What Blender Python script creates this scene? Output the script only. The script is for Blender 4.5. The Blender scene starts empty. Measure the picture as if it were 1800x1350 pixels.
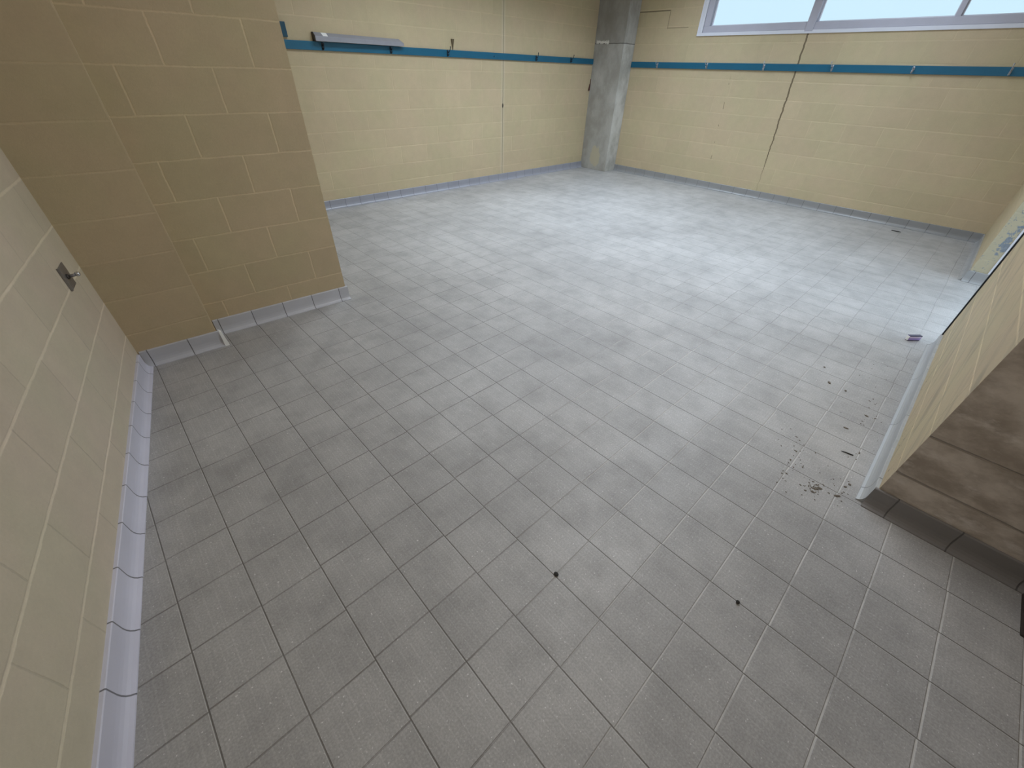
import bpy, bmesh, math, random
from mathutils import Vector, Matrix, noise as mnoise

scene = bpy.context.scene
COL = scene.collection
PI = math.pi

# ------------------------------------------------------------------ camera
# world: origin on the floor under the camera, x and y along the floor grout
cam_d = bpy.data.cameras.new('camera')
cam_d.sensor_fit = 'HORIZONTAL'
cam_d.sensor_width = 36.0
cam_d.lens = 36.0 * 700.6 / 1800.0
cam_d.clip_start = 0.02
cam_d.clip_end = 200
cam = bpy.data.objects.new('camera', cam_d)
COL.objects.link(cam)
YAW, PITCH, ROLL, EYE = 0.76896, 0.66747, 0.03373, 1.4419
_f = Vector((math.sin(YAW) * math.cos(PITCH), math.cos(YAW) * math.cos(PITCH), -math.sin(PITCH)))
_r0 = Vector((math.cos(YAW), -math.sin(YAW), 0))
_u0 = _r0.cross(_f)
_r = math.cos(ROLL) * _r0 + math.sin(ROLL) * _u0
_u = -math.sin(ROLL) * _r0 + math.cos(ROLL) * _u0
_m = Matrix((_r, _u, -_f)).transposed().to_4x4()
_m.translation = Vector((0, 0, EYE))
cam.matrix_world = _m
scene.camera = cam

# ------------------------------------------------------------------ view
vs = scene.view_settings
vs.view_transform = 'Standard'
vs.look = 'None'
vs.gamma = 1.0
vs.exposure = 0.0
vs.use_curve_mapping = False

# ------------------------------------------------------------------ sky
SKY_LOW, SKY_HIGH = 1.1, 5.0
world = bpy.data.worlds.new('overcast_sky')
scene.world = world
world.use_nodes = True
_nt = world.node_tree
_nt.nodes.clear()
_out = _nt.nodes.new('ShaderNodeOutputWorld')
_bg = _nt.nodes.new('ShaderNodeBackground')
_tc = _nt.nodes.new('ShaderNodeTexCoord')
_sep = _nt.nodes.new('ShaderNodeSeparateXYZ')
_nt.links.new(_tc.outputs['Generated'], _sep.inputs[0])
_mr = _nt.nodes.new('ShaderNodeMapRange')
_mr.interpolation_type = 'SMOOTHSTEP'
_nt.links.new(_sep.outputs['Z'], _mr.inputs['Value'])
_mr.inputs['From Min'].default_value = 0.16
_mr.inputs['From Max'].default_value = 0.62
_mr.inputs['To Min'].default_value = SKY_LOW
_mr.inputs['To Max'].default_value = SKY_HIGH
_cr = _nt.nodes.new('ShaderNodeMapRange')
_nt.links.new(_sep.outputs['Z'], _cr.inputs['Value'])
_cr.inputs['From Min'].default_value = 0.12
_cr.inputs['From Max'].default_value = 0.4
_mx = _nt.nodes.new('ShaderNodeMix')
_mx.data_type = 'RGBA'
_nt.links.new(_cr.outputs[0], _mx.inputs['Factor'])
_mx.inputs['A'].default_value = (0.63, 0.86, 1.0, 1)
_mx.inputs['B'].default_value = (0.66, 0.82, 1.0, 1)
_nt.links.new(_mx.outputs['Result'], _bg.inputs['Color'])
_nt.links.new(_mr.outputs[0], _bg.inputs['Strength'])
_nt.links.new(_bg.outputs[0], _out.inputs['Surface'])


# ------------------------------------------------------------------ fill lamps added to brighten the room (out of frame, one builder below adds their bodies)
FILL_LAMPS = [  # x, y, watts, spread in degrees, colour
    (2.4, 1.1, 33, 180, (0.93, 0.96, 1.0)), (4.2, 1.4, 23, 135, (0.73, 0.855, 1.0)), (5.8, 1.4, 26, 140, (0.70, 0.84, 1.0)),
    (2.9, 3.9, 27, 140, (0.78, 0.89, 1.0)), (4.4, 3.75, 28, 140, (0.73, 0.855, 1.0)), (5.8, 3.6, 28, 135, (0.70, 0.84, 1.0)),
    (0.6, -0.3, 10, 180, (1.0, 0.95, 0.88)),
]


# ------------------------------------------------------------------ node helper
class N:
    def __init__(self, name):
        self.mat = bpy.data.materials.new(name)
        self.mat.use_nodes = True
        self.nt = self.mat.node_tree
        self.nt.nodes.clear()
        self.out = self.nt.nodes.new('ShaderNodeOutputMaterial')
        self.bsdf = self.nt.nodes.new('ShaderNodeBsdfPrincipled')
        self.nt.links.new(self.bsdf.outputs[0], self.out.inputs[0])
        self._tc = None

    def new(self, t):
        return self.nt.nodes.new(t)

    def put(self, sock, v):
        if isinstance(v, (int, float)):
            sock.default_value = v
        elif isinstance(v, (tuple, list)):
            v = tuple(v)
            if len(sock.default_value) == 4 and len(v) == 3:
                v = v + (1,)
            sock.default_value = v
        else:
            self.nt.links.new(v, sock)

    def obj(self):
        if self._tc is None:
            self._tc = self.new('ShaderNodeTexCoord')
        return self._tc.outputs['Object']

    def sep(self, v):
        n = self.new('ShaderNodeSeparateXYZ')
        self.put(n.inputs[0], v)
        return n.outputs[0], n.outputs[1], n.outputs[2]

    def xyz(self, x, y, z):
        n = self.new('ShaderNodeCombineXYZ')
        for i, v in enumerate((x, y, z)):
            self.put(n.inputs[i], v)
        return n.outputs[0]

    def m(self, op, a, b=0.0, c=0.0, clamp=False):
        n = self.new('ShaderNodeMath')
        n.operation = op
        n.use_clamp = clamp
        self.put(n.inputs[0], a)
        self.put(n.inputs[1], b)
        self.put(n.inputs[2], c)
        return n.outputs[0]

    def smooth(self, v, a, b, lo=0.0, hi=1.0):
        n = self.new('ShaderNodeMapRange')
        n.interpolation_type = 'SMOOTHSTEP'
        self.put(n.inputs['Value'], v)
        n.inputs['From Min'].default_value = a
        n.inputs['From Max'].default_value = b
        n.inputs['To Min'].default_value = lo
        n.inputs['To Max'].default_value = hi
        return n.outputs[0]

    def noise(self, vec, scale, detail=3.0, rough=0.55):
        n = self.new('ShaderNodeTexNoise')
        self.put(n.inputs['Vector'], vec)
        n.inputs['Scale'].default_value = scale
        n.inputs['Detail'].default_value = detail
        n.inputs['Roughness'].default_value = rough
        return n.outputs['Fac']

    def voro(self, vec, scale, out='Distance', rnd=1.0):
        n = self.new('ShaderNodeTexVoronoi')
        self.put(n.inputs['Vector'], vec)
        n.inputs['Scale'].default_value = scale
        n.inputs['Randomness'].default_value = rnd
        return n.outputs[out]

    def mapv(self, vec, scale=(1, 1, 1), loc=(0, 0, 0), rot=(0, 0, 0)):
        n = self.new('ShaderNodeMapping')
        self.put(n.inputs['Vector'], vec)
        n.inputs['Scale'].default_value = scale
        n.inputs['Location'].default_value = loc
        n.inputs['Rotation'].default_value = rot
        return n.outputs[0]

    def mix(self, f, a, b):
        n = self.new('ShaderNodeMix')
        n.data_type = 'RGBA'
        self.put(n.inputs['Factor'], f)
        self.put(n.inputs['A'], a)
        self.put(n.inputs['B'], b)
        return n.outputs['Result']

    def bump(self, h, strength=0.5, dist=0.004, normal=None):
        n = self.new('ShaderNodeBump')
        n.inputs['Strength'].default_value = strength
        n.inputs['Distance'].default_value = dist
        self.put(n.inputs['Height'], h)
        if normal is not None:
            self.nt.links.new(normal, n.inputs['Normal'])
        return n.outputs[0]

    def set(self, color=None, rough=None, normal=None, metal=None, spec=None):
        i = self.bsdf.inputs
        if color is not None: self.put(i['Base Color'], color)
        if rough is not None: self.put(i['Roughness'], rough)
        if normal is not None: self.put(i['Normal'], normal)
        if metal is not None: self.put(i['Metallic'], metal)
        if spec is not None: self.put(i['Specular IOR Level'], spec)
        return self.mat

    # box mask in two coordinates, soft edges
    def box(self, x, z, x0, x1, z0, z1, soft=0.002):
        a = self.smooth(x, x0 - soft, x0 + soft)
        b = self.smooth(x, x1 - soft, x1 + soft, 1, 0)
        c = self.smooth(z, z0 - soft, z0 + soft)
        d = self.smooth(z, z1 - soft, z1 + soft, 1, 0)
        return self.m('MULTIPLY', self.m('MULTIPLY', a, b), self.m('MULTIPLY', c, d))


def plain(name, color, rough=0.5, metal=0.0, mottle=0.0, scale=30, bump=0.0):
    n = N(name)
    c = color
    nrm = None
    if mottle:
        f = n.noise(n.obj(), scale, 4)
        c = n.mix(f, tuple(max(0, v * (1 - mottle)) for v in color), tuple(min(1, v * (1 + mottle)) for v in color))
    if bump:
        nrm = n.bump(n.noise(n.obj(), scale * 3, 3), 0.4, bump)
    return n.set(c, rough, nrm, metal)


# ------------------------------------------------------------------ materials
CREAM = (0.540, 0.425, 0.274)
COURSE_Z = 0.012


def block_paint(name, ox=0.0, base=CREAM, width=0.4, offset=0.2, hj=1.12, vj=1.08, extra=None, mottle=0.08,
                depth=0.004, fade=0.35, hw=0.0055, vw=0.0045, tint=0.03):
    """painted concrete block laid in 0.4 x 0.2 m courses; ox = where a joint of the odd rows falls.
    hj / vj: how much paler (or darker) bed and upright joints are coloured, with the light they catch painted in"""
    n = N(name)
    o = n.obj()
    x, y, z = n.sep(o)
    wob = n.m('MULTIPLY_ADD', n.noise(o, 9, 3, 0.6), 0.010, -0.005)
    zz = n.m('SUBTRACT', n.m('ADD', z, wob), COURSE_Z)
    row = n.m('FLOOR', n.m('DIVIDE', zz, 0.2))
    even = n.m('SUBTRACT', 1.0, n.m('MODULO', row, 2.0))
    xx = n.m('ADD', n.m('SUBTRACT', n.m('ADD', x, wob), ox), n.m('MULTIPLY', even, offset))
    q = n.m('DIVIDE', xx, width)
    cellx = n.m('FLOOR', q)
    dz = n.m('MULTIPLY', n.m('ABSOLUTE', n.m('SUBTRACT', n.m('FRACT', n.m('ADD', n.m('DIVIDE', zz, 0.2), 0.5)), 0.5)), 0.2)
    dx = n.m('MULTIPLY', n.m('ABSOLUTE', n.m('SUBTRACT', n.m('FRACT', n.m('ADD', q, 0.5)), 0.5)), width)
    rag = n.m('MULTIPLY_ADD', n.noise(o, 60, 3, 0.7), 0.006, -0.003)
    jh = n.smooth(n.m('ADD', dz, rag), hw * 0.4, hw * 1.5, 1, 0)
    jv = n.smooth(n.m('ADD', dx, rag), vw * 0.4, vw * 1.5, 1, 0)
    show = n.smooth(n.noise(o, 2.6, 3, 0.6), 0.36, 0.62, 1 - fade, 1)
    jh = n.m('MULTIPLY', jh, show)
    jv = n.m('MULTIPLY', jv, n.smooth(n.noise(n.mapv(o, loc=(3, 1, 2)), 2.2, 3, 0.6), 0.40, 0.62, 1 - 1.6 * fade if fade < 0.6 else 0, 1))
    wn = n.new('ShaderNodeTexWhiteNoise'); wn.noise_dimensions = '3D'
    n.put(wn.inputs['Vector'], n.xyz(cellx, row, 0.5))
    big = n.noise(o, 1.5, 5, 0.62)
    mid = n.noise(o, 11, 4, 0.6)
    fine = n.noise(o, 85, 4, 0.7)
    tone = n.m('MULTIPLY', n.m('MULTIPLY_ADD', big, mottle * 2, 1 - mottle), n.m('MULTIPLY_ADD', fine, 0.16, 0.92))
    tone = n.m('MULTIPLY', tone, n.m('MULTIPLY_ADD', mid, 0.18, 0.91))
    tone = n.m('MULTIPLY', tone, n.m('MULTIPLY_ADD', wn.outputs['Value'], tint * 2, 1 - tint))
    tone = n.m('MULTIPLY', tone, n.m('MULTIPLY_ADD', jh, hj - 1.0, 1.0))
    tone = n.m('MULTIPLY', tone, n.m('MULTIPLY_ADD', n.m('MULTIPLY', jv, n.m('SUBTRACT', 1.0, jh)), vj - 1.0, 1.0))
    c2 = n.new('ShaderNodeMix'); c2.data_type = 'RGBA'; c2.blend_type = 'MULTIPLY'
    c2.inputs['Factor'].default_value = 1.0
    warm = n.mix(n.smooth(n.noise(n.mapv(o, loc=(7, 3, 1)), 2.0, 4, 0.6), 0.35, 0.65), base,
                 (base[0] * 0.965, base[1] * 1.015, base[2] * 0.97))
    n.put(c2.inputs['A'], warm)
    n.put(c2.inputs['B'], n.xyz(tone, tone, tone))
    col = c2.outputs['Result']
    pits = n.noise(o, 150, 4, 0.75)
    nrm = n.bump(pits, 0.35, 0.002)
    h = n.m('MULTIPLY', n.m('MAXIMUM', jh, jv), -1.0)
    nrm = n.bump(h, 0.35, depth, nrm)
    if extra:
        col, nrm = extra(n, x, z, col, nrm)
    return n.set(col, 0.55, nrm, spec=0.35)


def jag(n, z, amp, seed):
    v = n.xyz(seed, seed * 1.7, z)
    return n.m('MULTIPLY_ADD', n.noise(v, 14, 4, 0.75), amp * 2, -amp)


def extra_window_wall(n, x, z, col, nrm):
    # long stepped crack from the mullion down to the floor, two faint ones nearer the column
    lean = n.m('MULTIPLY_ADD', z, 0.042, 2.262)
    d = n.m('ABSOLUTE', n.m('SUBTRACT', x, n.m('ADD', lean, jag(n, z, 0.022, 3.1))))
    w = n.smooth(z, 0.10, 1.1, 0.004, 0.0098)
    a = n.m('MULTIPLY', n.m('LESS_THAN', d, w), n.smooth(z, 0.28, 0.5, 0.35, 1.0))
    d2 = n.m('ABSOLUTE', n.m('SUBTRACT', x, n.m('ADD', n.m('MULTIPLY_ADD', z, 0.06, 3.065), jag(n, z, 0.02, 7.7))))
    gap = n.m('GREATER_THAN', n.noise(n.xyz(1.0, 2.0, z), 6, 2), 0.56)
    a2 = n.m('MULTIPLY', n.m('MULTIPLY', n.m('LESS_THAN', d2, 0.006), gap), n.smooth(z, 1.3, 1.5, 1, 0))
    h1 = n.box(x, z, 4.33, 4.90, 2.190, 2.200, 0.002)
    h2 = n.box(x, z, 4.316, 4.328, 1.99, 2.20, 0.002)
    h3 = n.box(x, z, 3.98, 4.33, 1.993, 2.001, 0.002)
    m = n.m('MAXIMUM', n.m('MAXIMUM', a, n.m('MULTIPLY', a2, 0.6)),
            n.m('MAXIMUM', h1, n.m('MAXIMUM', n.m('MULTIPLY', h2, 0.5), n.m('MULTIPLY', h3, 0.5))))
    col = n.mix(n.m('MULTIPLY', m, 0.85), col, (0.115, 0.08, 0.045))
    nrm = n.bump(n.m('MULTIPLY', m, -1.0), 0.8, 0.01, nrm)
    return col, nrm


def extra_rail_wall(n, x, z, col, nrm):
    # straight movement joint, filled and painted
    d = n.m('ABSOLUTE', n.m('SUBTRACT', x, n.m('ADD', 4.865, jag(n, z, 0.006, 2.2))))
    m = n.m('LESS_THAN', d, 0.007)
    pale = n.smooth(d, 0.02, 0.05, 1, 0)
    col = n.mix(n.m('MULTIPLY', pale, 0.25), col, (0.66, 0.60, 0.46))
    hole = n.smooth(n.m('ADD', n.m('POWER', n.m('SUBTRACT', x, 4.865), 2.0),
                        n.m('POWER', n.m('MULTIPLY', n.m('SUBTRACT', z, 1.015), 0.5), 2.0)), 0.0001, 0.0003, 1, 0)
    col = n.mix(n.m('MULTIPLY', m, 0.65), col, (0.22, 0.19, 0.13))
    col = n.mix(hole, col, (0.05, 0.04, 0.03))
    nrm = n.bump(n.m('MULTIPLY', m, -1.0), 0.6, 0.006, nrm)
    return col, nrm


def extra_door_wall(n, x, z, col, nrm):
    # scuffs rising from the doorway and chipped black specks low down
    v = n.mapv(n.xyz(x, z, 0.0), (1, 1, 1), (0, 0, 0), (0, 0, -0.45))
    s = n.noise(n.mapv(v, (1.2, 9, 1)), 1.6, 5, 0.65)
    col = n.mix(n.smooth(s, 0.46, 0.70, 0, 0.6), col, (0.27, 0.225, 0.16))
    sp = n.noise(n.mapv(n.xyz(x, z, 0.0), (1, 1.6, 1)), 38, 3, 0.6)
    low = n.m('MULTIPLY', n.smooth(z, 0.10, 0.12), n.smooth(z, 0.15, 0.24, 1, 0))
    spm = n.m('MULTIPLY', n.smooth(sp, 0.64, 0.68), low)
    col = n.mix(spm, col, (0.05, 0.045, 0.04))
    return col, nrm


def extra_stub(n, x, z, col, nrm):
    # paint peeled down to blue grey on the end of the stub wall (end faces carry x ~ 5.54)
    o = n.obj()
    ex, ey, ez = n.sep(o)
    end = n.smooth(ex, 5.541, 5.543, 1, 0)
    big = n.noise(o, 22, 4, 0.7)
    cy = n.m('SUBTRACT', ey, -0.085)
    cz = n.m('SUBTRACT', ez, 0.385)
    r = n.m('ADD', n.m('MULTIPLY', n.m('POWER', cy, 2.0), 520.0), n.m('MULTIPLY', n.m('POWER', cz, 2.0), 40.0))
    blob = n.smooth(n.m('ADD', r, n.m('MULTIPLY_ADD', big, -5.0, 2.7)), 0.5, 0.75, 1, 0)
    sp = n.m('MULTIPLY', n.smooth(n.noise(o, 60, 3, 0.6), 0.60, 0.64), n.smooth(ez, 0.62, 0.8, 1, 0))
    m = n.m('MULTIPLY', end, n.m('MAXIMUM', blob, n.m('MULTIPLY', sp, 0.8)))
    bl = n.mix(n.noise(o, 90, 2), (0.13, 0.16, 0.20), (0.34, 0.38, 0.42))
    col = n.mix(n.m('MULTIPLY', end, 0.8), col, (0.50, 0.46, 0.33))
    col = n.mix(m, col, bl)
    return col, nrm


def dirty_block():
    n = N('bare_dirty_block')
    o = n.obj()
    x, y, z = n.sep(o)
    a = n.noise(n.mapv(n.xyz(x, z, 0.0), (1.0, 1.5, 1), (0, 0, 0), (0, 0, 0.5)), 5.0, 6, 0.62)
    bnoise = n.noise(n.mapv(n.xyz(x, z, 0.0), (1.0, 1.8, 1), (4, 2, 0), (0, 0, -0.3)), 8, 5, 0.65)
    col = n.mix(n.smooth(a, 0.38, 0.66), (0.40, 0.34, 0.285), (0.68, 0.605, 0.535))
    col = n.mix(n.smooth(bnoise, 0.52, 0.72, 0, 0.75), col, (0.76, 0.70, 0.65))
    zl = n.m('SUBTRACT', n.m('ADD', z, n.m('MULTIPLY_ADD', a, 0.01, -0.005)), 0.212)
    line = n.smooth(n.m('ABSOLUTE', zl), 0.002, 0.006, 1, 0)
    zl2 = n.m('SUBTRACT', z, 0.412)
    line = n.m('MAXIMUM', line, n.smooth(n.m('ABSOLUTE', zl2), 0.002, 0.006, 1, 0))
    col = n.mix(n.m('MULTIPLY', line, n.smooth(a, 0.4, 0.6, 0.15, 0.6)), col, (0.14, 0.11, 0.085))
    nrm = n.bump(n.noise(o, 70, 4, 0.7), 0.4, 0.003)
    nrm = n.bump(n.m('MULTIPLY', line, -1.0), 0.8, 0.005, nrm)
    return n.set(col, 0.75, nrm, spec=0.25)


def raw_concrete():
    n = N('raw_concrete')
    o = n.obj()
    x, y, z = n.sep(o)
    a = n.noise(n.mapv(o, (1, 1, 0.7)), 3.6, 6, 0.62)
    b = n.noise(n.mapv(o, (1, 1, 0.6)), 12, 5, 0.62)
    col = n.mix(n.smooth(a, 0.34, 0.68), (0.38, 0.365, 0.325), (0.60, 0.585, 0.545))
    col = n.mix(n.smooth(b, 0.55, 0.75, 0, 0.35), col, (0.70, 0.68, 0.64))
    shade_stain = n.m('MULTIPLY', n.smooth(x, 6.899, 6.903, 1, 0), n.smooth(n.noise(o, 2.0, 4, 0.6), 0.2, 0.6, 0.45, 0.8))
    col = n.mix(n.m('MULTIPLY', shade_stain, 0.60), col, (0.27, 0.245, 0.205))  # shade of the left face painted in, mottled with its brown stains
    # darker cast above the pour joint, a paint run on the joint, bare cream patch near the foot
    up = n.smooth(z, 1.815, 1.825)
    col = n.mix(n.m('MULTIPLY', up, 0.35), col, (0.20, 0.18, 0.155))
    j = n.m('SUBTRACT', n.m('ADD', z, n.m('MULTIPLY_ADD', b, 0.012, -0.006)), 1.815)
    col = n.mix(n.smooth(n.m('ABSOLUTE', j), 0.004, 0.008, 0.8, 0), col, (0.10, 0.09, 0.08))
    face = n.smooth(x, 6.905, 6.91, 1, 0)
    wz = n.noise(o, 16, 3, 0.7)
    s = n.m('SUBTRACT', z, n.m('MULTIPLY_ADD', wz, 0.09, 1.79))
    run = n.m('MULTIPLY', n.smooth(n.m('ABSOLUTE', s), 0.010, 0.026, 1, 0),
              n.m('MULTIPLY', n.smooth(y, 5.13, 5.16), n.smooth(y, 5.38, 5.41, 1, 0)))
    col = n.mix(n.m('MULTIPLY', run, face), col, (0.75, 0.72, 0.66))
    pr = n.m('ADD', n.m('POWER', n.m('MULTIPLY', n.m('SUBTRACT', y, 5.12), 9.0), 2.0),
             n.m('POWER', n.m('MULTIPLY', n.m('SUBTRACT', z, 0.22), 5.5), 2.0))
    patch = n.smooth(n.m('ADD', pr, n.m('MULTIPLY_ADD', b, -3.0, 1.5)), 0.7, 1.0, 1, 0)
    col = n.mix(n.m('MULTIPLY', n.m('MULTIPLY', patch, face), 0.8), col, (0.50, 0.44, 0.30))
    nrm = n.bump(n.noise(o, 40, 5, 0.65), 0.35, 0.004)
    return n.set(col, 0.8, nrm, spec=0.2)


def floor_tile():
    n = N('ribbed_quarry_tile')
    o = n.obj()
    x, y, z = n.sep(o)
    SX, SY, OX, OY, SK = 0.20083, 0.19926, -0.3974, 1.5817, 0.0027
    v = n.m('DIVIDE', n.m('SUBTRACT', OY, y), SY)
    u = n.m('DIVIDE', n.m('SUBTRACT', n.m('SUBTRACT', x, OX), n.m('MULTIPLY', v, SK)), SX)
    wob = n.noise(o, 5, 2)
    cu = n.new('ShaderNodeMath'); cu.operation = 'FLOOR'; n.put(cu.inputs[0], u)
    # each row of tiles is shifted a hair, as laid by hand
    wn = n.new('ShaderNodeTexWhiteNoise'); wn.noise_dimensions = '1D'; n.put(wn.inputs['W'], cu.outputs[0])
    v2 = n.m('ADD', v, n.m('MULTIPLY_ADD', wn.outputs['Value'], 0.05, -0.025))
    du = n.m('MULTIPLY', n.m('ABSOLUTE', n.m('SUBTRACT', n.m('FRACT', n.m('ADD', u, 0.5)), 0.5)), SX)
    dv = n.m('MULTIPLY', n.m('ABSOLUTE', n.m('SUBTRACT', n.m('FRACT', n.m('ADD', v2, 0.5)), 0.5)), SY)
    gl = n.smooth(du, 0.0011, 0.0026, 1, 0)
    gm = n.smooth(dv, 0.0012, 0.0030, 1, 0)
    gmw = n.smooth(dv, 0.0016, 0.0040, 1, 0)
    su = n.m('MULTIPLY', n.m('SUBTRACT', n.m('FRACT', n.m('ADD', u, 0.5)), 0.5), SX)
    lip = n.m('MULTIPLY', n.smooth(su, -0.0042, -0.0034), n.smooth(su, -0.0022, -0.0016, 1, 0))
    cell = n.xyz(cu.outputs[0], n.m('FLOOR', v2), 0.0)
    wc = n.new('ShaderNodeTexWhiteNoise'); wc.noise_dimensions = '3D'; n.put(wc.inputs['Vector'], cell)
    tone = n.m('MULTIPLY_ADD', wc.outputs['Value'], 0.06, 0.97)
    # dirt worked into the face, heaviest in patches
    d1 = n.noise(o, 1.1, 5, 0.6)
    d2 = n.noise(o, 5.5, 5, 0.65)
    dirt = n.m('MULTIPLY_ADD', n.smooth(d1, 0.30, 0.70), -0.22, 1.08)
    dirt = n.m('MULTIPLY', dirt, n.m('MULTIPLY_ADD', n.smooth(d2, 0.35, 0.72), -0.20, 1.08))
    # ribs along the rows and a grain of raised dots
    ribs = n.m('COSINE', n.m('MULTIPLY', u, 2 * PI * 6))
    ribm = n.smooth(ribs, 0.86, 1.0)
    dots = n.voro(n.xyz(n.m('MULTIPLY', u, 16.0), n.m('MULTIPLY', v, 16.0), 0.0), 1.0, rnd=0.25)
    dotm = n.smooth(dots, 0.18, 0.42, 1, 0)
    grain = n.noise(n.mapv(o, (1, 1, 1)), 170, 3, 0.65)
    fleck = n.smooth(n.noise(o, 120, 2, 0.5), 0.67, 0.73)
    col = n.mix(n.m('MULTIPLY', ribm, 0.30), (0.42, 0.405, 0.395), (0.55, 0.535, 0.52))
    col = n.mix(n.m('MULTIPLY', dotm, 0.40), col, (0.50, 0.485, 0.47))
    col = n.mix(n.smooth(grain, 0.35, 0.65, 0.42, 0), col, (0.25, 0.24, 0.225))
    col = n.mix(n.m('MULTIPLY', fleck, 0.75), col, (0.78, 0.77, 0.75))
    k = n.m('MULTIPLY', tone, dirt)
    c = n.new('ShaderNodeMix'); c.data_type = 'RGBA'; c.blend_type = 'MULTIPLY'
    c.inputs['Factor'].default_value = 1.0
    n.put(c.inputs['A'], col)
    n.put(c.inputs['B'], n.xyz(k, k, k))
    col = c.outputs['Result']
    # grout: black with dirt along the rows, washed pale towards the doorway across them
    gn = n.noise(o, 3.0, 4, 0.7)
    pale = n.smooth(n.m('SUBTRACT', x, n.m('MULTIPLY', y, 0.9)), -0.2, 0.8)
    far = n.smooth(x, 2.6, 3.4, 1, 0)
    pale = n.m('MULTIPLY', pale, far)
    gmc = n.mix(n.m('MULTIPLY', pale, n.smooth(gn, 0.3, 0.5, 0.5, 1)), (0.21, 0.195, 0.18), (0.58, 0.565, 0.54))
    vis = n.m('MULTIPLY_ADD', n.smooth(gn, 0.38, 0.6), 0.55, 0.35)
    vis = n.m('MULTIPLY', vis, n.smooth(x, 2.2, 3.6, 1, 0.3))
    gm = n.m('MAXIMUM', gm, n.m('MULTIPLY', gmw, n.smooth(pale, 0.3, 0.8)))
    col = n.mix(n.m('MULTIPLY', lip, n.smooth(gn, 0.32, 0.58, 0.1, 0.75)), col, (0.62, 0.61, 0.59))  # pale line beside the row grout paints in light caught on its edge
    col = n.mix(n.m('MULTIPLY', gm, n.m('MAXIMUM', vis, n.m('MULTIPLY', pale, n.smooth(gn, 0.32, 0.62, 0.15, 0.75)))), col, gmc)
    col = n.mix(n.m('MULTIPLY', gl, n.smooth(gn, 0.25, 0.6, 0.65, 0.95)), col, (0.155, 0.14, 0.125))
    g = n.m('MAXIMUM', gl, n.m('MULTIPLY', gm, 0.7))
    h = n.m('ADD', n.m('MULTIPLY', ribm, 0.25), n.m('MULTIPLY', dotm, 0.30))
    nrm = n.bump(h, 0.35, 0.0012)
    nrm = n.bump(n.m('MULTIPLY', g, -1.0), 0.8, 0.003, nrm)
    rough = n.m('MULTIPLY_ADD', d2, 0.25, 0.36)
    return n.set(col, rough, nrm, spec=0.5)


def cove_tile(name, shift=0.0, base=(0.36, 0.355, 0.385), pitch=0.2):
    n = N(name)
    o = n.obj()
    x, y, z = n.sep(o)
    q = n.m('DIVIDE', n.m('SUBTRACT', x, shift), pitch)
    d = n.m('MULTIPLY', n.m('ABSOLUTE', n.m('SUBTRACT', n.m('FRACT', n.m('ADD', q, 0.5)), 0.5)), pitch)
    j = n.smooth(d, 0.0016, 0.003, 1, 0)
    wn = n.new('ShaderNodeTexWhiteNoise'); wn.noise_dimensions = '1D'
    n.put(wn.inputs['W'], n.m('FLOOR', q))
    k = n.m('MULTIPLY', n.m('MULTIPLY_ADD', wn.outputs['Value'], 0.08, 0.95),
            n.m('MULTIPLY_ADD', n.noise(o, 6, 4), 0.16, 0.92))
    c = n.new('ShaderNodeMix'); c.data_type = 'RGBA'; c.blend_type = 'MULTIPLY'
    c.inputs['Factor'].default_value = 1.0
    n.put(c.inputs['A'], base)
    n.put(c.inputs['B'], n.xyz(k, k, k))
    col = n.mix(n.m('MULTIPLY', j, 0.8), c.outputs['Result'], (0.09, 0.085, 0.085))
    nrm = n.bump(n.m('MULTIPLY', j, -1.0), 0.7, 0.002)
    return n.set(col, 0.32, nrm, spec=0.5)


M = {}
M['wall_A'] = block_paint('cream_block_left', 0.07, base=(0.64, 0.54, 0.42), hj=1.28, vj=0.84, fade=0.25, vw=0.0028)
M['wall_B2'] = block_paint('cream_block_pier', 0.29, hj=1.20, vj=1.27, fade=0.15, vw=0.0042, hw=0.0038)  # paler joints stand for light caught in the recesses
M['wall_B1'] = block_paint('cream_block_pier_stack', -0.013, width=0.42, offset=0.0, hj=1.10, vj=1.05, fade=0.3, hw=0.004)
M['wall_C'] = block_paint('cream_block_rail_wall', 0.07, extra=extra_rail_wall, hj=1.12, vj=1.08, fade=0.55)
M['wall_E'] = block_paint('cream_block_window_wall', 0.11, extra=extra_window_wall, hj=1.12, vj=1.07, fade=0.55)
M['wall_G'] = block_paint('cream_block_doorway', 0.18, extra=extra_door_wall, hj=1.34, vj=0.95, fade=0.2)
M['wall_F'] = block_paint('cream_block_stub', 0.18, extra=extra_stub, hj=1.1)
M['plain_wall'] = block_paint('cream_block_plain', 0.0)
M['wall_H'] = dirty_block()
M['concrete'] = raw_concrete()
M['floor'] = floor_tile()
M['ceiling'] = plain('white_ceiling_paint', (0.78, 0.77, 0.74), 0.9, 0, 0.04, 3)
M['blue'] = plain('blue_gloss_paint', (0.008, 0.112, 0.195), 0.38, 0, 0.12, 5)
M['frame_white'] = plain('white_window_paint', (0.74, 0.74, 0.80), 0.45, 0, 0.04, 8)
M['frame_grey'] = plain('grey_lilac_window_paint', (0.50, 0.49, 0.56), 0.5, 0, 0.06, 8)
M['steel'] = plain('dull_steel', (0.30, 0.29, 0.29), 0.42, 0.8, 0.15, 40)
M['bright_steel'] = plain('bright_steel', (0.62, 0.62, 0.64), 0.22, 1.0)
M['hook_dark'] = plain('blackened_steel', (0.03, 0.035, 0.045), 0.45, 0.6)
M['hook_pale'] = plain('worn_steel_hook', (0.45, 0.46, 0.50), 0.35, 0.7)
M['galv'] = plain('galvanised_sheet', (0.30, 0.295, 0.32), 0.5, 0.15, 0.10, 14)
M['sticker'] = plain('white_sticker', (0.85, 0.84, 0.82), 0.6)
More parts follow.
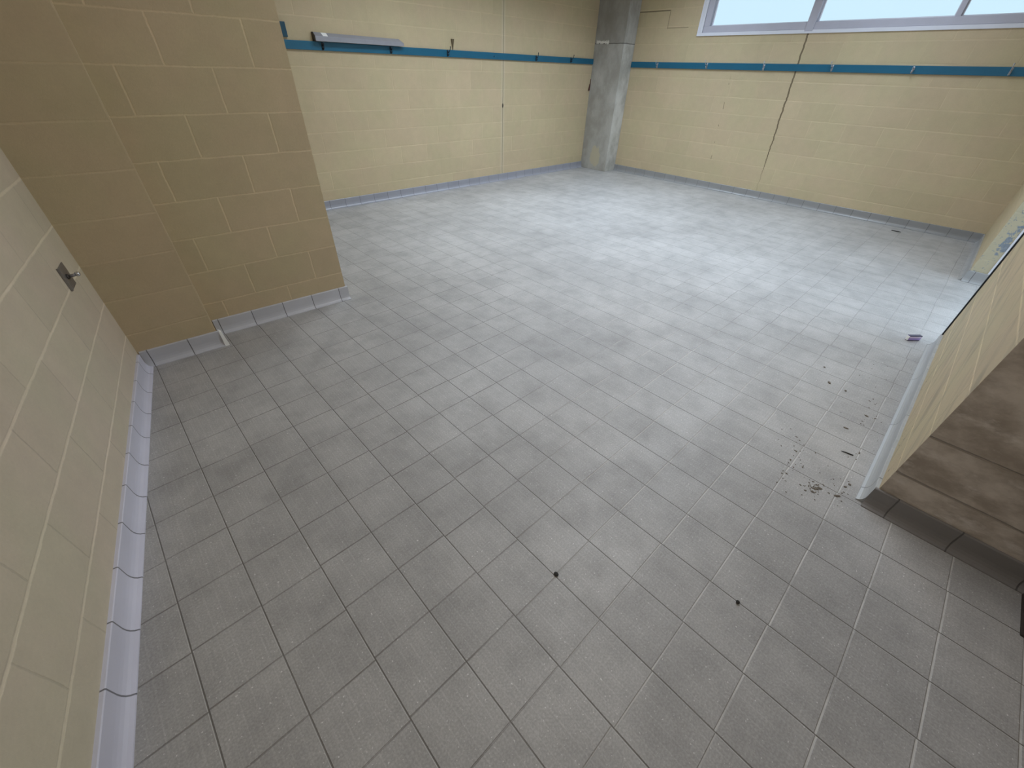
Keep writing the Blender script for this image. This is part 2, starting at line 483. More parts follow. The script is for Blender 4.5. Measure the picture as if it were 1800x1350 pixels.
M['rust'] = plain('rusty_iron', (0.10, 0.045, 0.03), 0.8, 0.2, 0.3, 60)
M['wood'] = plain('weathered_wood', (0.13, 0.095, 0.05), 0.8, 0, 0.3, 40)
M['black'] = plain('black_grime', (0.025, 0.023, 0.02), 0.8)
M['grit'] = plain('brown_grit', (0.17, 0.145, 0.115), 0.9, 0, 0.4, 80)
M['dark_metal'] = plain('dark_brown_steel', (0.06, 0.05, 0.045), 0.5, 0.3)
M['purple'] = plain('purple_foil', (0.40, 0.28, 0.60), 0.3, 0.2)
M['pink'] = plain('pale_pink_foil', (0.80, 0.66, 0.84), 0.35, 0.1)
M['charcoal'] = plain('charcoal_print', (0.06, 0.055, 0.09), 0.5)
M['grout_white'] = plain('white_grout', (0.80, 0.79, 0.76), 0.7)
M['ground'] = plain('outside_concrete', (0.45, 0.45, 0.43), 0.9, 0, 0.1, 2)
M['base_A'] = cove_tile('cove_tile_lilac', -0.10, (0.66, 0.65, 0.75))
M['base_B1'] = cove_tile('cove_tile_grey_b', 0.03, (0.56, 0.56, 0.60))
M['base_B2'] = cove_tile('cove_tile_grey_c', 0.02, (0.56, 0.56, 0.60))
M['base_C'] = cove_tile('cove_tile_grey_d', 0.17, (0.31, 0.31, 0.345))
M['base_E'] = cove_tile('cove_tile_grey_e', 0.19, (0.28, 0.275, 0.27))
M['base_G'] = cove_tile('cove_tile_worn', 0.12, (0.40, 0.405, 0.405), 0.61)
M['base_F'] = cove_tile('cove_tile_stub', 0.05, (0.36, 0.36, 0.36))
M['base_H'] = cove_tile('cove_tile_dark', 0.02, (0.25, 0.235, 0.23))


def glass():
    n = N('window_glass')
    n.nt.nodes.remove(n.bsdf)
    t = n.new('ShaderNodeBsdfTransparent')
    t.inputs['Color'].default_value = (0.985, 0.99, 0.99, 1)
    g = n.new('ShaderNodeBsdfGlossy')
    g.inputs['Roughness'].default_value = 0.02
    f = n.new('ShaderNodeFresnel')
    f.inputs['IOR'].default_value = 1.45
    mx = n.new('ShaderNodeMixShader')
    n.nt.links.new(f.outputs[0], mx.inputs[0])
    n.nt.links.new(t.outputs[0], mx.inputs[1])
    n.nt.links.new(g.outputs[0], mx.inputs[2])
    n.nt.links.new(mx.outputs[0], n.out.inputs[0])
    return n.mat


M['glass'] = glass()


# ------------------------------------------------------------------ mesh helpers
def tag(o, label=None, cat=None, group=None, kind=None):
    if label: o['label'] = label
    if cat: o['category'] = cat
    if group: o['group'] = group
    if kind: o['kind'] = kind
    return o


def link(name, bm, mat, parent=None, loc=(0, 0, 0), rotz=0.0, smooth=False):
    bmesh.ops.recalc_face_normals(bm, faces=bm.faces)
    me = bpy.data.meshes.new(name)
    bm.to_mesh(me)
    bm.free()
    for mt in (mat if isinstance(mat, (list, tuple)) else [mat]):
        me.materials.append(mt)
    if smooth:
        for p in me.polygons:
            p.use_smooth = True
    o = bpy.data.objects.new(name, me)
    COL.objects.link(o)
    o.location = loc
    o.rotation_euler = (0, 0, rotz)
    if parent is not None:
        o.parent = parent
    return o


def empty(name, loc=(0, 0, 0), rotz=0.0):
    o = bpy.data.objects.new(name, None)
    o.empty_display_size = 0.05
    COL.objects.link(o)
    o.location = loc
    o.rotation_euler = (0, 0, rotz)
    return o


def add_box(bm, x0, x1, y0, y1, z0, z1, bevel=0.0, seg=2):
    vs_ = [bm.verts.new(p) for p in ((x0, y0, z0), (x1, y0, z0), (x1, y1, z0), (x0, y1, z0),
                                     (x0, y0, z1), (x1, y0, z1), (x1, y1, z1), (x0, y1, z1))]
    fs = [(0, 3, 2, 1), (4, 5, 6, 7), (0, 1, 5, 4), (1, 2, 6, 5), (2, 3, 7, 6), (3, 0, 4, 7)]
    faces = [bm.faces.new([vs_[i] for i in f]) for f in fs]
    if bevel:
        es = list({e for f in faces for e in f.edges})
        bmesh.ops.bevel(bm, geom=es, offset=bevel, segments=seg, affect='EDGES', profile=0.5)
    return bm


def box_bm(*a, **k):
    return add_box(bmesh.new(), *a, **k)


def add_tube(bm, pts, radii, seg=10):
    """tapered tube through pts, capped"""
    pts = [Vector(p) for p in pts]
    if isinstance(radii, (int, float)):
        radii = [radii] * len(pts)
    rings = []
    up = Vector((0.13, 0.31, 0.94)).normalized()
    for i, p in enumerate(pts):
        t = (pts[min(i + 1, len(pts) - 1)] - pts[max(i - 1, 0)]).normalized()
        a = t.cross(up)
        if a.length < 1e-4: a = t.cross(Vector((1, 0, 0)))
        a.normalize()
        b = t.cross(a)
        rings.append([bm.verts.new(p + radii[i] * (math.cos(2 * PI * k / seg) * a + math.sin(2 * PI * k / seg) * b))
                      for k in range(seg)])
    for r0, r1 in zip(rings, rings[1:]):
        for k in range(seg):
            bm.faces.new((r0[k], r0[(k + 1) % seg], r1[(k + 1) % seg], r1[k]))
    bm.faces.new(rings[0][::-1])
    bm.faces.new(rings[-1])
    return bm


def add_ball(bm, c, r, sub=2, squash=(1, 1, 1)):
    g = bmesh.ops.create_icosphere(bm, subdivisions=sub, radius=r)
    for v in g['verts']:
        v.co = Vector((v.co.x * squash[0], v.co.y * squash[1], v.co.z * squash[2])) + Vector(c)
    return bm


def slab_with_hole(x0, x1, y0, y1, z0, z1, hole=None):
    """wall slab in local axes; hole = (x0, x1, z0, z1) cut right through, faces welded"""
    bm = bmesh.new()
    if hole is None:
        return add_box(bm, x0, x1, y0, y1, z0, z1)
    xs = [x0, hole[0], hole[1], x1]
    zs = [z0, hole[2], hole[3], z1]
    V = {}
    for j, y in enumerate((y0, y1)):
        for a, x in enumerate(xs):
            for b, z in enumerate(zs):
                V[j, a, b] = bm.verts.new((x, y, z))
    for j in (0, 1):
        for a in range(3):
            for b in range(3):
                if (a, b) == (1, 1): continue
                bm.faces.new((V[j, a, b], V[j, a + 1, b], V[j, a + 1, b + 1], V[j, a, b + 1]))
    for a in range(3):
        bm.faces.new((V[0, a, 0], V[0, a + 1, 0], V[1, a + 1, 0], V[1, a, 0]))
        bm.faces.new((V[0, a, 3], V[0, a + 1, 3], V[1, a + 1, 3], V[1, a, 3]))
    for b in range(3):
        bm.faces.new((V[0, 0, b], V[0, 0, b + 1], V[1, 0, b + 1], V[1, 0, b]))
        bm.faces.new((V[0, 3, b], V[0, 3, b + 1], V[1, 3, b + 1], V[1, 3, b]))
    for (a, b), (c, d) in (((1, 1), (2, 1)), ((1, 2), (2, 2)), ((1, 1), (1, 2)), ((2, 1), (2, 2))):
        bm.faces.new((V[0, a, b], V[0, c, d], V[1, c, d], V[1, a, b]))
    return bm


# cove skirting: vertical upper face, curved foot that runs out over the floor
COVE = [(0.0, 0.100), (0.010, 0.100), (0.0125, 0.097), (0.0125, 0.045), (0.0145, 0.030), (0.019, 0.0175),
        (0.026, 0.009), (0.036, 0.0045), (0.037, 0.0), (0.0, 0.0)]


def cove_bm(x0, x1, side, step=0.05, seed=0, chip=0.0):
    """straight run from x0 to x1 in local x; side = +1/-1: which way (local y) the room lies"""
    rnd = random.Random(seed)
    bm = bmesh.new()
    nseg = max(1, int(abs(x1 - x0) / step))
    rings = []
    for i in range(nseg + 1):
        x = x0 + (x1 - x0) * i / nseg
        dz = -rnd.random() * chip
        rings.append([bm.verts.new((x, side * p[0], p[1] + (dz if k in (0, 1, 2) else 0))) for k, p in enumerate(COVE)])
    for a, b in zip(rings, rings[1:]):
        for k in range(len(COVE)):
            k2 = (k + 1) % len(COVE)
            bm.faces.new((a[k], a[k2], b[k2], b[k]))
    bm.faces.new(rings[0])
    bm.faces.new(rings[-1][::-1])
    return bm


# ------------------------------------------------------------------ setting
H = 3.0                       # ceiling height
T = 0.2                       # block thickness
YC, XE, YG, XH = 5.43, 7.20, -0.310, 1.870
A2 = Vector((-0.260, 2.847)); A1 = Vector((-0.592, 0.795))
A_ANG = math.atan2(A2.y - A1.y, A2.x - A1.x)
B_PHI = -0.0547
B_S0, B_S1 = 3.012, 2.847     # pier face and its thicker near half
B_XE, B_XS, B_XA = 0.877, -0.0145, -0.4054
BACK_Y = -2.6
G_X1, F_X0 = 3.80, 5.54       # doorway between them

bm = bmesh.new()
add_box(bm, -2.0, XE + 0.2, BACK_Y - 0.2, YC + 0.2, -0.12, 0.0)
tag(link('floor', bm, M['floor']), 'grey ribbed square floor tiles with dark grout', 'floor', kind='structure')
bm = box_bm(-2.0, XE + 0.2, BACK_Y - 0.2, YC + 0.2, H, H + 0.12)
tag(link('ceiling', bm, M['ceiling']), 'plain white ceiling above the frame', 'ceiling', kind='structure')

# left wall (runs at a slant to the tiles); local x = 0 at the corner with the pier
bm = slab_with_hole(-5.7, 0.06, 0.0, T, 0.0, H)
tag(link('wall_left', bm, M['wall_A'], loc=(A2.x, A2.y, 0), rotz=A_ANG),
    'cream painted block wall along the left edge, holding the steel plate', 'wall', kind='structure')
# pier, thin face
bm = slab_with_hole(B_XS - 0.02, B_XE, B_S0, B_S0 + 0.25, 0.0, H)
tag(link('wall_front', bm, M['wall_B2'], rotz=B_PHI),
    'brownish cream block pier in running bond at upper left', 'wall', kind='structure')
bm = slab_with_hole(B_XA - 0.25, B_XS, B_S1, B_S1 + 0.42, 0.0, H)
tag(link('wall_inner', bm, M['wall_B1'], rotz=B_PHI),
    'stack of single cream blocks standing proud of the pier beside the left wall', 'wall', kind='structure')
# side of the pier running back to the rail wall
pe = Vector((B_XE * math.cos(B_PHI) - B_S0 * math.sin(B_PHI), B_XE * math.sin(B_PHI) + B_S0 * math.cos(B_PHI)))
bm = slab_with_hole(pe.y + 0.2, YC, 0.0, T, 0.0, H)
tag(link('wall_pier_side', bm, M['plain_wall'], loc=(pe.x - 0.004, 0, 0), rotz=PI / 2),
    'cream block wall behind the pier, running back to the rail wall', 'wall', kind='structure')
# rail wall
bm = slab_with_hole(pe.x - T, XE + T, 0.0, T, 0.0, H)
tag(link('wall_back', bm, M['wall_C'], loc=(0, YC, 0)),
    'cream block wall with grey metal tray and blue coat rail', 'wall', kind='structure')
# window wall: local x = world y, room at local +y
WIN = (-0.16, 3.80, 1.905, 2.75)
bm = slab_with_hole(YG - T, YC, -T, 0.0, 0.0, H, hole=WIN)
tag(link('wall_right', bm, M['wall_E'], loc=(XE, 0, 0), rotz=PI / 2),
    'cream block wall under the window with a long jagged crack', 'wall', kind='structure')
# wall right of the doorway (stub) and wall left of it
bm = slab_with_hole(F_X0, XE, -T, 0.0, 0.0, H)
tag(link('wall_stub', bm, M['wall_F'], loc=(0, YG, 0)),
    'pale wall stub at far right, its end peeled to blue grey', 'wall', kind='structure')
bm = slab_with_hole(XH, G_X1, -T, 0.0, 0.0, H)
tag(link('wall_near', bm, M['wall_G'], loc=(0, YG, 0)),
    'scuffed cream block wall at right with dark metal strip on its edge', 'wall', kind='structure')
bm = slab_with_hole(G_X1, F_X0, -T, 0.0, 2.25, H)
tag(link('wall_lintel', bm, M['plain_wall'], loc=(0, YG, 0)),
    'block lintel over the bright doorway', 'wall', kind='structure')
# return wall, grimy, facing the camera side
bm = slab_with_hole(BACK_Y, YG - 0.0005, -T, 0.0, 0.0, H)
tag(link('wall_return', bm, M['wall_H'], loc=(XH - 0.0015, 0, 0), rotz=PI / 2),
    'dark grimy blotched block wall in shade at the right edge', 'wall', kind='structure')
bm = slab_with_hole(-1.6, XH + T, -T, 0.0, 0.0, H)
tag(link('wall_rear', bm, M['plain_wall'], loc=(0, BACK_Y, 0)),
    'cream block wall behind the camera', 'wall', kind='structure')

# concrete column in the far corner
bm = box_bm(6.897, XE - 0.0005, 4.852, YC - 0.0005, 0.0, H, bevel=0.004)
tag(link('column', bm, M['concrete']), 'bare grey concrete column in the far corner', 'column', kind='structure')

# ground outside
bm = box_bm(-14, 30, -22, 22, -0.30, -0.125)
tag(link('ground', bm, M['ground']), 'pale ground outside the doorway', 'ground', kind='structure')

# ------------------------------------------------------------------ cove skirting
bm = cove_bm(-5.6, -0.012, -1)
tag(link('baseboard_left', bm, M['base_A'], loc=(A2.x, A2.y, 0), rotz=A_ANG),
    'lilac grey cove tiles along the foot of the left wall', 'skirting', kind='structure')
bm = cove_bm(B_XA, B_XS + 0.012, -1)
for v in bm.verts: v.co.y += B_S1
tag(link('baseboard_inner', bm, M['base_B1'], rotz=B_PHI),
    'short run of grey cove tiles under the proud block stack', 'skirting', kind='structure')
bm = cove_bm(B_XS + 0.004, B_XE + 0.012, -1)
for v in bm.verts: v.co.y += B_S0
tag(link('baseboard_front', bm, M['base_B2'], rotz=B_PHI),
    'grey cove tiles under the pier, ending at its free corner', 'skirting', kind='structure')
bm = cove_bm(pe.x, 6.897, -1)
tag(link('baseboard_back', bm, M['base_C'], loc=(0, YC, 0)),
    'grey cove tiles along the foot of the rail wall', 'skirting', kind='structure')
bm = cove_bm(YG, 4.852, 1)
tag(link('baseboard_right', bm, M['base_E'], loc=(XE, 0, 0), rotz=PI / 2),
    'grey cove tiles along the foot of the cracked window wall', 'skirting', kind='structure')
bm = cove_bm(F_X0 - 0.012, XE, 1)
tag(link('baseboard_stub', bm, M['base_F'], loc=(0, YG, 0)),
    'grey cove tiles along the face of the far wall stub', 'skirting', kind='structure')
bm = cove_bm(YG - T, YG + 0.012, 1)
tag(link('baseboard_end', bm, M['base_F'], loc=(F_X0, 0, 0), rotz=PI / 2),
    'single grey cove tile on the end of the far wall stub', 'skirting', kind='structure')
bm = cove_bm(XH - 0.012, G_X1, 1, step=0.07, seed=5, chip=0.008)
tag(link('baseboard_near', bm, M['base_G'], loc=(0, YG, 0)),
    'worn pale cove tiles with chipped top edge beside the doorway', 'skirting', kind='structure')
bm = cove_bm(-0.80, YG + 0.012, 1)
tag(link('baseboard_return', bm, M['base_H'], loc=(XH, 0, 0), rotz=PI / 2),
    'dark shaded cove tiles under the grimy wall', 'skirting', kind='structure')

# white mortar sliver where the two pier skirtings step
bm = bmesh.new()
P = [(B_XS + 0.010, B_S1 - 0.012, 0.098), (B_XS + 0.022, B_S1 - 0.012, 0.090), (B_XS + 0.034, B_S1 - 0.034, 0.0), (B_XS + 0.010, B_S1 - 0.036, 0.0)]
Q = [(x, y + 0.03, z) for x, y, z in P]
a = [bm.verts.new(p) for p in P]; b = [bm.verts.new(p) for p in Q]
bm.faces.new(a); bm.faces.new(b[::-1])
for i in range(4):
    bm.faces.new((a[i], a[(i + 1) % 4], b[(i + 1) % 4], b[i]))
tag(link('trim_1', bm, M['grout_white'], rotz=B_PHI), 'white mortar sliver on the stepped skirting corner', 'trim', kind='structure')

# dark metal edge strip up the doorway end of the near wall, white strip on the stub
bm = box_bm(G_X1 - 0.012, G_X1 + 0.006, YG - 0.09, YG + 0.008, 0.085, H - 0.01, bevel=0.002)
tag(link('trim_2', bm, M['hook_dark']), 'thin dark metal strip up the doorway edge of the scuffed wall', 'trim', kind='structure')
bm = box_bm(F_X0 - 0.006, F_X0 + 0.02, YG - 0.162, YG - 0.116, 0.0, 2.25, bevel=0.002)
tag(link('trim_3', bm, M['frame_white']), 'white strip on the end of the far wall stub', 'trim', kind='structure')

# ------------------------------------------------------------------ window
win = empty('window_1', (XE, 0, 0), PI / 2)      # local x = world y, local y = -world x (room at +y)
tag(win, 'wide high window of three panes in a white frame', 'window', kind='structure')
y0, y1, z0, z1 = -0.18, 3.82, 1.895, 2.77


def ring(x0, x1, z0, z1, w, d0, d1, bev=0.003):
    bm = bmesh.new()
    add_box(bm, x0, x1, d0, d1, z0, z0 + w, bev)
    add_box(bm, x0, x1, d0, d1, z1 - w, z1, bev)
    add_box(bm, x0, x0 + w, d0, d1, z0 + w, z1 - w, bev)
    add_box(bm, x1 - w, x1, d0, d1, z0 + w, z1 - w, bev)
    return bm


link('outer_trim', ring(y0, y1, z0, z1, 0.036, -0.09, 0.014), M['frame_white'], win)
bm = bmesh.new()                                  # frame set just inside the trim, a dark gap at the left
fx0, fx1, fz0, fz1 = y0 + 0.036, y1 - 0.078, z0 + 0.037, z1 - 0.037
add_box(bm, fx0, fx1, -0.09, 0.004, fz0, fz0 + 0.068, 0.003)
add_box(bm, fx0, fx1, -0.09, 0.004, fz1 - 0.068, fz1, 0.003)
add_box(bm, fx0, fx0 + 0.08, -0.09, 0.004, fz0 + 0.068, fz1 - 0.068, 0.003)
add_box(bm, fx1 - 0.083, fx1, -0.09, 0.004, fz0 + 0.068, fz1 - 0.068, 0.003)
link('frame', bm, M['frame_grey'], win)
link('side_casing', box_bm(y1 - 0.074, y1 - 0.036, -0.09, 0.012, z0 + 0.036, z1 - 0.036, 0.002), M['frame_white'], win)
link('mullion', box_bm(2.300, 2.392, -0.10, 0.016, 1.913, fz1 - 0.068, 0.004), M['frame_grey'], win)
link('mullion', box_bm(0.955, 1.000, -0.09, -0.012, fz0 + 0.068, fz1 - 0.068, 0.003), M['frame_grey'], win)
for a_, b_ in ((2.392, fx1 - 0.083), (1.0, 2.300), (fx0 + 0.08, 0.955)):
    bm = ring(a_ + 0.0005, b_ - 0.0005, fz0 + 0.0685, fz1 - 0.0685, 0.012, -0.088, -0.05, 0.002)
    link('glazing_bead', bm, M['frame_white'], win)
    link('pane', box_bm(a_ + 0.008, b_ - 0.008, -0.072, -0.068, fz0 + 0.076, fz1 - 0.076), M['glass'], win)


# ------------------------------------------------------------------ added fill lamps
for i_, (lx, ly, lw, lsp, lc) in enumerate(FILL_LAMPS):
    fx = empty('added_fill_light', (lx, ly, H - 0.0005))
    tag(fx, 'added fill light panel at the ceiling, above the frame', 'fill light', 'added fill light panels')
    bm = bmesh.new()
    for a_, b_, c_, d_ in ((-0.62, 0.62, -0.32, -0.30), (-0.62, 0.62, 0.30, 0.32), (-0.62, -0.60, -0.30, 0.30), (0.60, 0.62, -0.30, 0.30)):
        add_box(bm, a_, b_, c_, d_, -0.07, 0.0)
    add_box(bm, -0.60, 0.60, -0.30, 0.30, -0.02, 0.0)
    link('housing', bm, M['frame_white'], fx)
    ld = bpy.data.lights.new('fill_area_light', 'AREA')
    ld.shape = 'RECTANGLE'
    ld.size, ld.size_y = 1.18, 0.58
    ld.spread = math.radians(lsp)
    ld.energy = lw
    ld.color = lc
    lo_ = bpy.data.objects.new('fill_area_light', ld)
    COL.objects.link(lo_)
    lo_.parent = fx
    lo_.location = (0, 0, -0.05)


# ------------------------------------------------------------------ coat rails
def hook_bm(kind, rnd):
    """wall plate, long upper prong and short lower prong; local -y is towards the room"""
    bm = bmesh.new()
    if kind == 'stub':
        add_tube(bm, [(0, 0, 0), (0, -0.008, 0)], [0.007, 0.006], 12)
        return bm
    add_box(bm, -0.009, 0.009, -0.004, 0.0, -0.032, 0.032, 0.0015)
    s = rnd.uniform(-0.012, 0.012)
    if kind == 'low':
        add_tube(bm, [(0, -0.003, 0.012), (0, -0.022, 0.004), (s * .4, -0.042, 0.006), (s, -0.056, 0.020)],
                 [0.0055, 0.0055, 0.005, 0.0045])
        add_ball(bm, (s, -0.056, 0.022), 0.0065, 2)
    elif kind != 'curl':
        add_tube(bm, [(0, -0.003, 0.014), (0, -0.022, 0.006), (s * .4, -0.042, 0.012), (s, -0.056, 0.036), (s * 1.3, -0.060, 0.056)],
                 [0.0055, 0.0055, 0.005, 0.0045, 0.004])
        add_ball(bm, (s * 1.3, -0.060, 0.058), 0.0065, 2)
    else:
        add_tube(bm, [(0, -0.003, 0.012), (0.006, -0.02, 0.020), (0.016, -0.034, 0.018), (0.020, -0.036, 0.004), (0.006, -0.034, -0.010)],
                 [0.006, 0.006, 0.0055, 0.005, 0.0045])
        add_ball(bm, (0.005, -0.034, -0.011), 0.0065, 2)
    add_tube(bm, [(0, -0.003, -0.016), (0, -0.016, -0.026), (0, -0.028, -0.022), (0, -0.032, -0.010)],
             [0.005, 0.005, 0.0045, 0.004])
    add_ball(bm, (0, -0.032, -0.009), 0.006, 2)
    return bm


def rail(name, x0, x1, zb, zt, loc, rotz, hooks, label, mats):
    r = empty(name, loc, rotz)
    tag(r, label, 'coat rail')
    link('board', box_bm(x0, x1, -0.020, -0.0005, zb, zt, 0.002), M['blue'], r)
    rnd = random.Random(7)
    for x, z, kind in hooks:
        bm = hook_bm(kind, rnd)
        for v in bm.verts:
            v.co += Vector((x, -0.020, z))
        link('screw' if kind == 'stub' else 'hook', bm, mats, r, smooth=True)
    return r


rail('coat_rail', pe.x + 0.02, 6.892, 1.548, 1.620, (0, YC, 0), 0.0,
     [(2.281, 1.583, 'low'), (3.082, 1.583, 'low'), (3.892, 1.588, 'full'), (4.675, 1.580, 'stub'),
      (5.506, 1.588, 'full'), (6.303, 1.590, 'full')],
     'long blue coat rail with black hooks left of the concrete column', M['hook_dark'])
# local x runs -y in the world, so hooks are placed at -y
rail('coat_rail', -4.848, -(YG + 0.02), 1.523, 1.597, (XE, 0, 0), -PI / 2,
     [(-4.354, 1.556, 'full'), (-3.538, 1.562, 'full'), (-2.73, 1.556, 'full'), (-1.917, 1.562, 'full'),
      (-1.119, 1.560, 'curl'), (-0.325, 1.562, 'full')],
     'long blue coat rail with worn metal hooks under the window', M['hook_pale'])

# short dark blue board above the left end of the rail
b_ = empty('blue_board', (1.74, YC, 1.640))
tag(b_, 'short dark blue board on the wall above the left end of the coat rail', 'board')
link('panel', box_bm(-0.21, 0.21, -0.022, -0.0005, 0.0, 0.115, 0.002), plain('dark_blue_paint', (0.006, 0.06, 0.10), 0.4), b_)

# grey sheet metal tray lying along the rail
tr = empty('metal_tray', (2.20, YC, 1.6215))
tag(tr, 'grey sheet metal tray lying along the blue rail', 'metal tray')
bm = bmesh.new()
L_, prof = 1.0, [(-0.0005, 0.072), (-0.030, 0.072), (-0.070, 0.042), (-0.072, 0.0), (-0.066, 0.0), (-0.064, 0.038), (-0.028, 0.066), (-0.0005, 0.066)]
def tray_pt(x, p):
    k = 1.0 - 0.10 * x / L_
    return (x, p[0] * k, p[1] * k)
r0 = [bm.verts.new(tray_pt(0.006, p)) for p in prof]
r1 = [bm.verts.new(tray_pt(L_, p)) for p in prof]
for i in range(len(prof)):
    j = (i + 1) % len(prof)
    bm.faces.new((r0[i], r0[j], r1[j], r1[i]))
bm.faces.new(r0); bm.faces.new(r1[::-1])
link('channel', bm, M['galv'], tr)
bm = bmesh.new()
q = [(-0.0005, 0.0), (-0.072, 0.0), (-0.070, 0.043), (-0.030, 0.073), (-0.0005, 0.073)]
a = [bm.verts.new((0.0, y, z)) for y, z in q]; b = [bm.verts.new((0.006, y, z)) for y, z in q]
bm.faces.new(a); bm.faces.new(b[::-1])
for i in range(len(q)):
    bm.faces.new((a[i], a[(i + 1) % 5], b[(i + 1) % 5], b[i]))
link('end_cap', bm, M['dark_metal'], tr)
bm = bmesh.new()                                     # far end folded to a point
q1 = [tray_pt(L_, p) for p in prof[:4]]
tip = [(L_ + 0.05, -0.050, 0.030), (L_ + 0.05, -0.056, 0.004)]
a = [bm.verts.new(p) for p in q1]; t2 = [bm.verts.new(p) for p in tip]
bm.faces.new((a[1], a[2], t2[0])); bm.faces.new((a[2], a[3], t2[1], t2[0]))
bm.faces.new((a[0], a[1], t2[0])); bm.faces.new((a[0], t2[0], t2[1], a[3])); bm.faces.new((a[0], a[3], a[2], a[1]))
link('folded_end', bm, M['galv'], tr)
# sticker on the sloping face
bm = bmesh.new()
def slope(x, f, off):
    y = -0.030 + (-0.040) * f; z = 0.072 - 0.030 * f
    n_ = Vector((0, -0.6, 0.8))
    return Vector((x, y, z)) + n_ * off - Vector((0, 0, 0.002 * x / 0.1))
a = [bm.verts.new(slope(x, f, 0.0012)) for x, f in ((0.085, 0.0), (0.135, 0.0), (0.185, 0.95), (0.09, 0.95))]
b = [bm.verts.new(slope(x, f, -0.002)) for x, f in ((0.085, 0.0), (0.135, 0.0), (0.185, 0.95), (0.09, 0.95))]
bm.faces.new(a); bm.faces.new(b[::-1])
for i in range(4):
    bm.faces.new((a[i], a[(i + 1) % 4], b[(i + 1) % 4], b[i]))
tag(link('sticker', bm, M['sticker'], tr), 'white sticker')

# wooden wedge pushed behind the rail
bm = bmesh.new()
top = [(-0.020, -0.018), (0.020, -0.018), (0.020, -0.0005), (-0.020, -0.0005)]
bot = [(-0.003, -0.006), (0.004, -0.006), (0.004, -0.0005), (-0.003, -0.0005)]
a = [bm.verts.new((x, y, 0.108)) for x, y in top]; b = [bm.verts.new((x, y, 0.0)) for x, y in bot]
bm.faces.new(a); bm.faces.new(b[::-1])
for i in range(4):
    bm.faces.new((a[i], a[(i + 1) % 4], b[(i + 1) % 4], b[i]))
tag(link('wooden_wedge', bm, M['wood'], loc=(3.988, YC, 1.6195)), 'small brown wooden wedge sticking up behind the blue rail', 'wedge')

# rusty tab in the joint between rail wall and column
bm = bmesh.new()
q = [(-0.042, 0.0), (0.0, 0.0), (0.0, 0.16), (-0.008, 0.10), (-0.020, 0.085)]
a = [bm.verts.new((x, -0.012, z)) for x, z in q]; b = [bm.verts.new((x, -0.0005, z)) for x, z in q]
bm.faces.new(a); bm.faces.new(b[::-1])
for i in range(5):
    bm.faces.new((a[i], a[(i + 1) % 5], b[(i + 1) % 5], b[i]))
tag(link('rusty_tab', bm, M['rust'], loc=(6.8965, YC, 1.19)), 'rusty brown metal tab beside the concrete column', 'metal tab')

# ------------------------------------------------------------------ steel plate with knob on the left wall
t_ = Vector((math.cos(A_ANG), math.sin(A_ANG)))
pl = empty('wall_plate', (A2.x + t_.x * -0.231, A2.y + t_.y * -0.231, 0.652), A_ANG)
tag(pl, 'square grey steel plate with projecting knob on the left wall', 'wall plate')
bm = box_bm(-0.052, 0.052, -0.0045, -0.0005, -0.051, 0.051, 0.001)
add_box(bm, -0.056, -0.051, -0.010, -0.0005, -0.047, 0.055, 0.001)      # lip bent at the near edge
link('plate', bm, M['steel'], pl)
bm = bmesh.new()
add_tube(bm, [(0, -0.004, 0), (0, -0.010, 0)], [0.012, 0.011], 16)
link('collar', bm, M['dark_metal'], pl, smooth=True)
bm = bmesh.new()
add_tube(bm, [(0, -0.009, 0), (0.001, -0.022, 0.001), (0.003, -0.034, 0.003)], [0.0065, 0.0062, 0.0062], 14)
link('stem', bm, M['steel'], pl, smooth=True)
bm = bmesh.new()
add_ball(bm, (0.004, -0.040, 0.004), 0.0105, 3)
link('knob', bm, M['bright_steel'], pl, smooth=True)

# ------------------------------------------------------------------ things on the floor
pk = empty('foil_packet', (3.782, -0.190, 0.0005), -0.72)
tag(pk, 'small purple foil packet lying on the floor near the doorway', 'packet')
bm = box_bm(-0.046, 0.044, -0.011, 0.011, 0.0, 0.037, 0.003, 3)
link('wrapper', bm, M['purple'], pk)
link('stripe', box_bm(-0.0445, 0.0445, -0.0118, 0.0, 0.021, 0.032, 0.0006), M['pink'], pk)
link('printed_edge', box_bm(-0.0455, 0.0440, -0.0117, 0.0117, 0.0325, 0.0378, 0.0008), M['charcoal'], pk)
link('printed_edge', box_bm(-0.0455, 0.0400, -0.0117, 0.0117, 0.0005, 0.005, 0.0008), M['charcoal'], pk)
link('end_fold', box_bm(-0.0490, -0.0445, -0.010, 0.010, 0.003, 0.034, 0.001), M['sticker'], pk)

bm = bmesh.new()
add_tube(bm, [(-0.026, 0, 0.003), (-0.008, 0.001, 0.0032), (0.012, -0.001, 0.0034), (0.024, 0, 0.003)], [0.0012, 0.0028, 0.003, 0.0022], 6)
tag(link('wood_splinter', bm, M['black'], loc=(2.145, -0.175, 0), rotz=-1.33), 'thin dark wood splinter on the pale tiles by the scuffed wall', 'splinter')


def crumb(name, loc, r, label, seed, sq=(1, 1, 0.55), mat='black'):
    bm = bmesh.new()
    add_ball(bm, (0, 0, r * sq[2] * 0.9), r, 2, sq)
    for v in bm.verts:
        v.co *= 1 + 0.35 * mnoise.noise(v.co * 60 + Vector((seed, seed * 2, 0)))
    lo = min(v.co.z for v in bm.verts)
    for v in bm.verts: v.co.z -= lo
    return tag(link(name, bm, M[mat], loc=loc), label, 'debris')


crumb('dirt_lump', (0.631, 0.387, 0), 0.0075, 'dark lump of dirt on a grout line in mid floor', 3, (1.0, 1.3, 0.5))
crumb('black_pellet', (1.028, -0.107, 0), 0.0058, 'round black pellet on the tiles at lower right', 5, (1, 1, 0.8))
crumb('black_flake', (6.921, 0.434, 0), 0.030, 'black flake on the floor in front of the cracked wall', 9, (0.45, 1.5, 0.16))

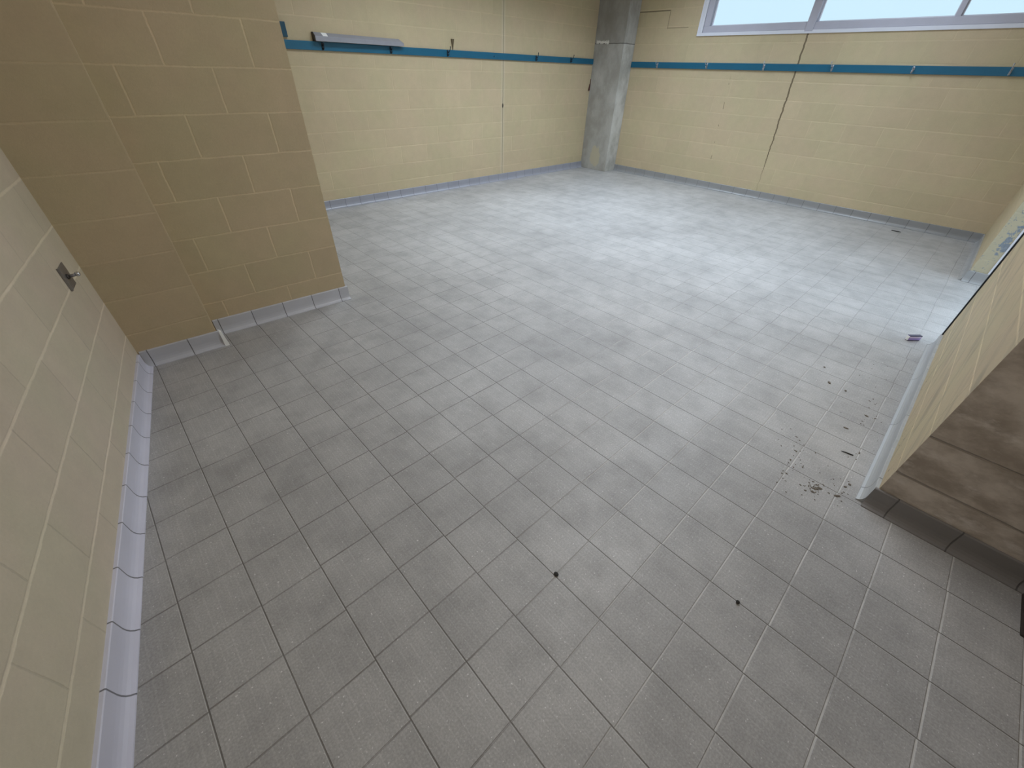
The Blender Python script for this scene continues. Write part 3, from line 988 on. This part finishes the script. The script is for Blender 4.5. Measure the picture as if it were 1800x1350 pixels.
# scattered grit and flakes of plaster by the doorway wall
rnd = random.Random(21)
bm = bmesh.new()


def speck(x, y, r):
    g = bmesh.ops.create_icosphere(bm, subdivisions=1, radius=r)
    a_ = rnd.uniform(0, PI)
    k = rnd.uniform(1.0, 2.6)
    for v in g['verts']:
        p = v.co.copy()
        p.x *= k; p.z *= 0.45
        p.x, p.y = p.x * math.cos(a_) - p.y * math.sin(a_), p.x * math.sin(a_) + p.y * math.cos(a_)
        v.co = p + Vector((x, y, r * 0.42))


for _ in range(42):
    speck(rnd.gauss(1.785, 0.022), rnd.gauss(-0.128, 0.016), abs(rnd.gauss(0.0022, 0.0010)) + 0.0008)
for cx, cy, sx_, sy_, k_, r_ in ((1.90, -0.02, 0.07, 0.05, 26, 0.0013), (2.02, 0.04, 0.06, 0.04, 20, 0.0013), (1.86, -0.20, 0.05, 0.04, 16, 0.0014),
                             (2.30, -0.20, 0.30, 0.05, 34, 0.0014), (2.9, -0.15, 0.4, 0.08, 26, 0.0015), (1.72, -0.02, 0.03, 0.03, 8, 0.0014)):
    for _ in range(k_):
        speck(rnd.gauss(cx, sx_), min(-0.0, rnd.gauss(cy, sy_)) if cy < 0 else rnd.gauss(cy, sy_), abs(rnd.gauss(r_, 0.0008)) + 0.0006)
for x, y, r in ((2.735, 0.06, 0.008), (2.72, -0.03, 0.007), (2.9, 0.13, 0.006), (2.55, -0.17, 0.006), (2.35, -0.12, 0.006), (1.93, -0.235, 0.006), (1.90, -0.225, 0.005), (1.815, -0.215, 0.006)):
    speck(x, y, r)
for v in bm.verts:                                  # keep clear of the skirting
    v.co.y = max(v.co.y, YG + 0.045)
tag(link('floor_grit', bm, M['grit']), 'brown grit and flakes scattered on the tiles by the scuffed wall', 'grit', kind='stuff')

# foot of a dark door post just inside the right edge
dp = empty('door_post', (1.636, -0.90, 0))
tag(dp, 'dark steel door post standing on the floor at the right edge', 'door post')
link('post', box_bm(0.0, XH - 1.636 - 0.002, 0.0, 0.10, 0.012, 2.1, 0.003), M['dark_metal'], dp)
link('foot_plate', box_bm(-0.004, XH - 1.636 - 0.040, -0.004, 0.104, 0.0, 0.012, 0.002), M['dark_metal'], dp)
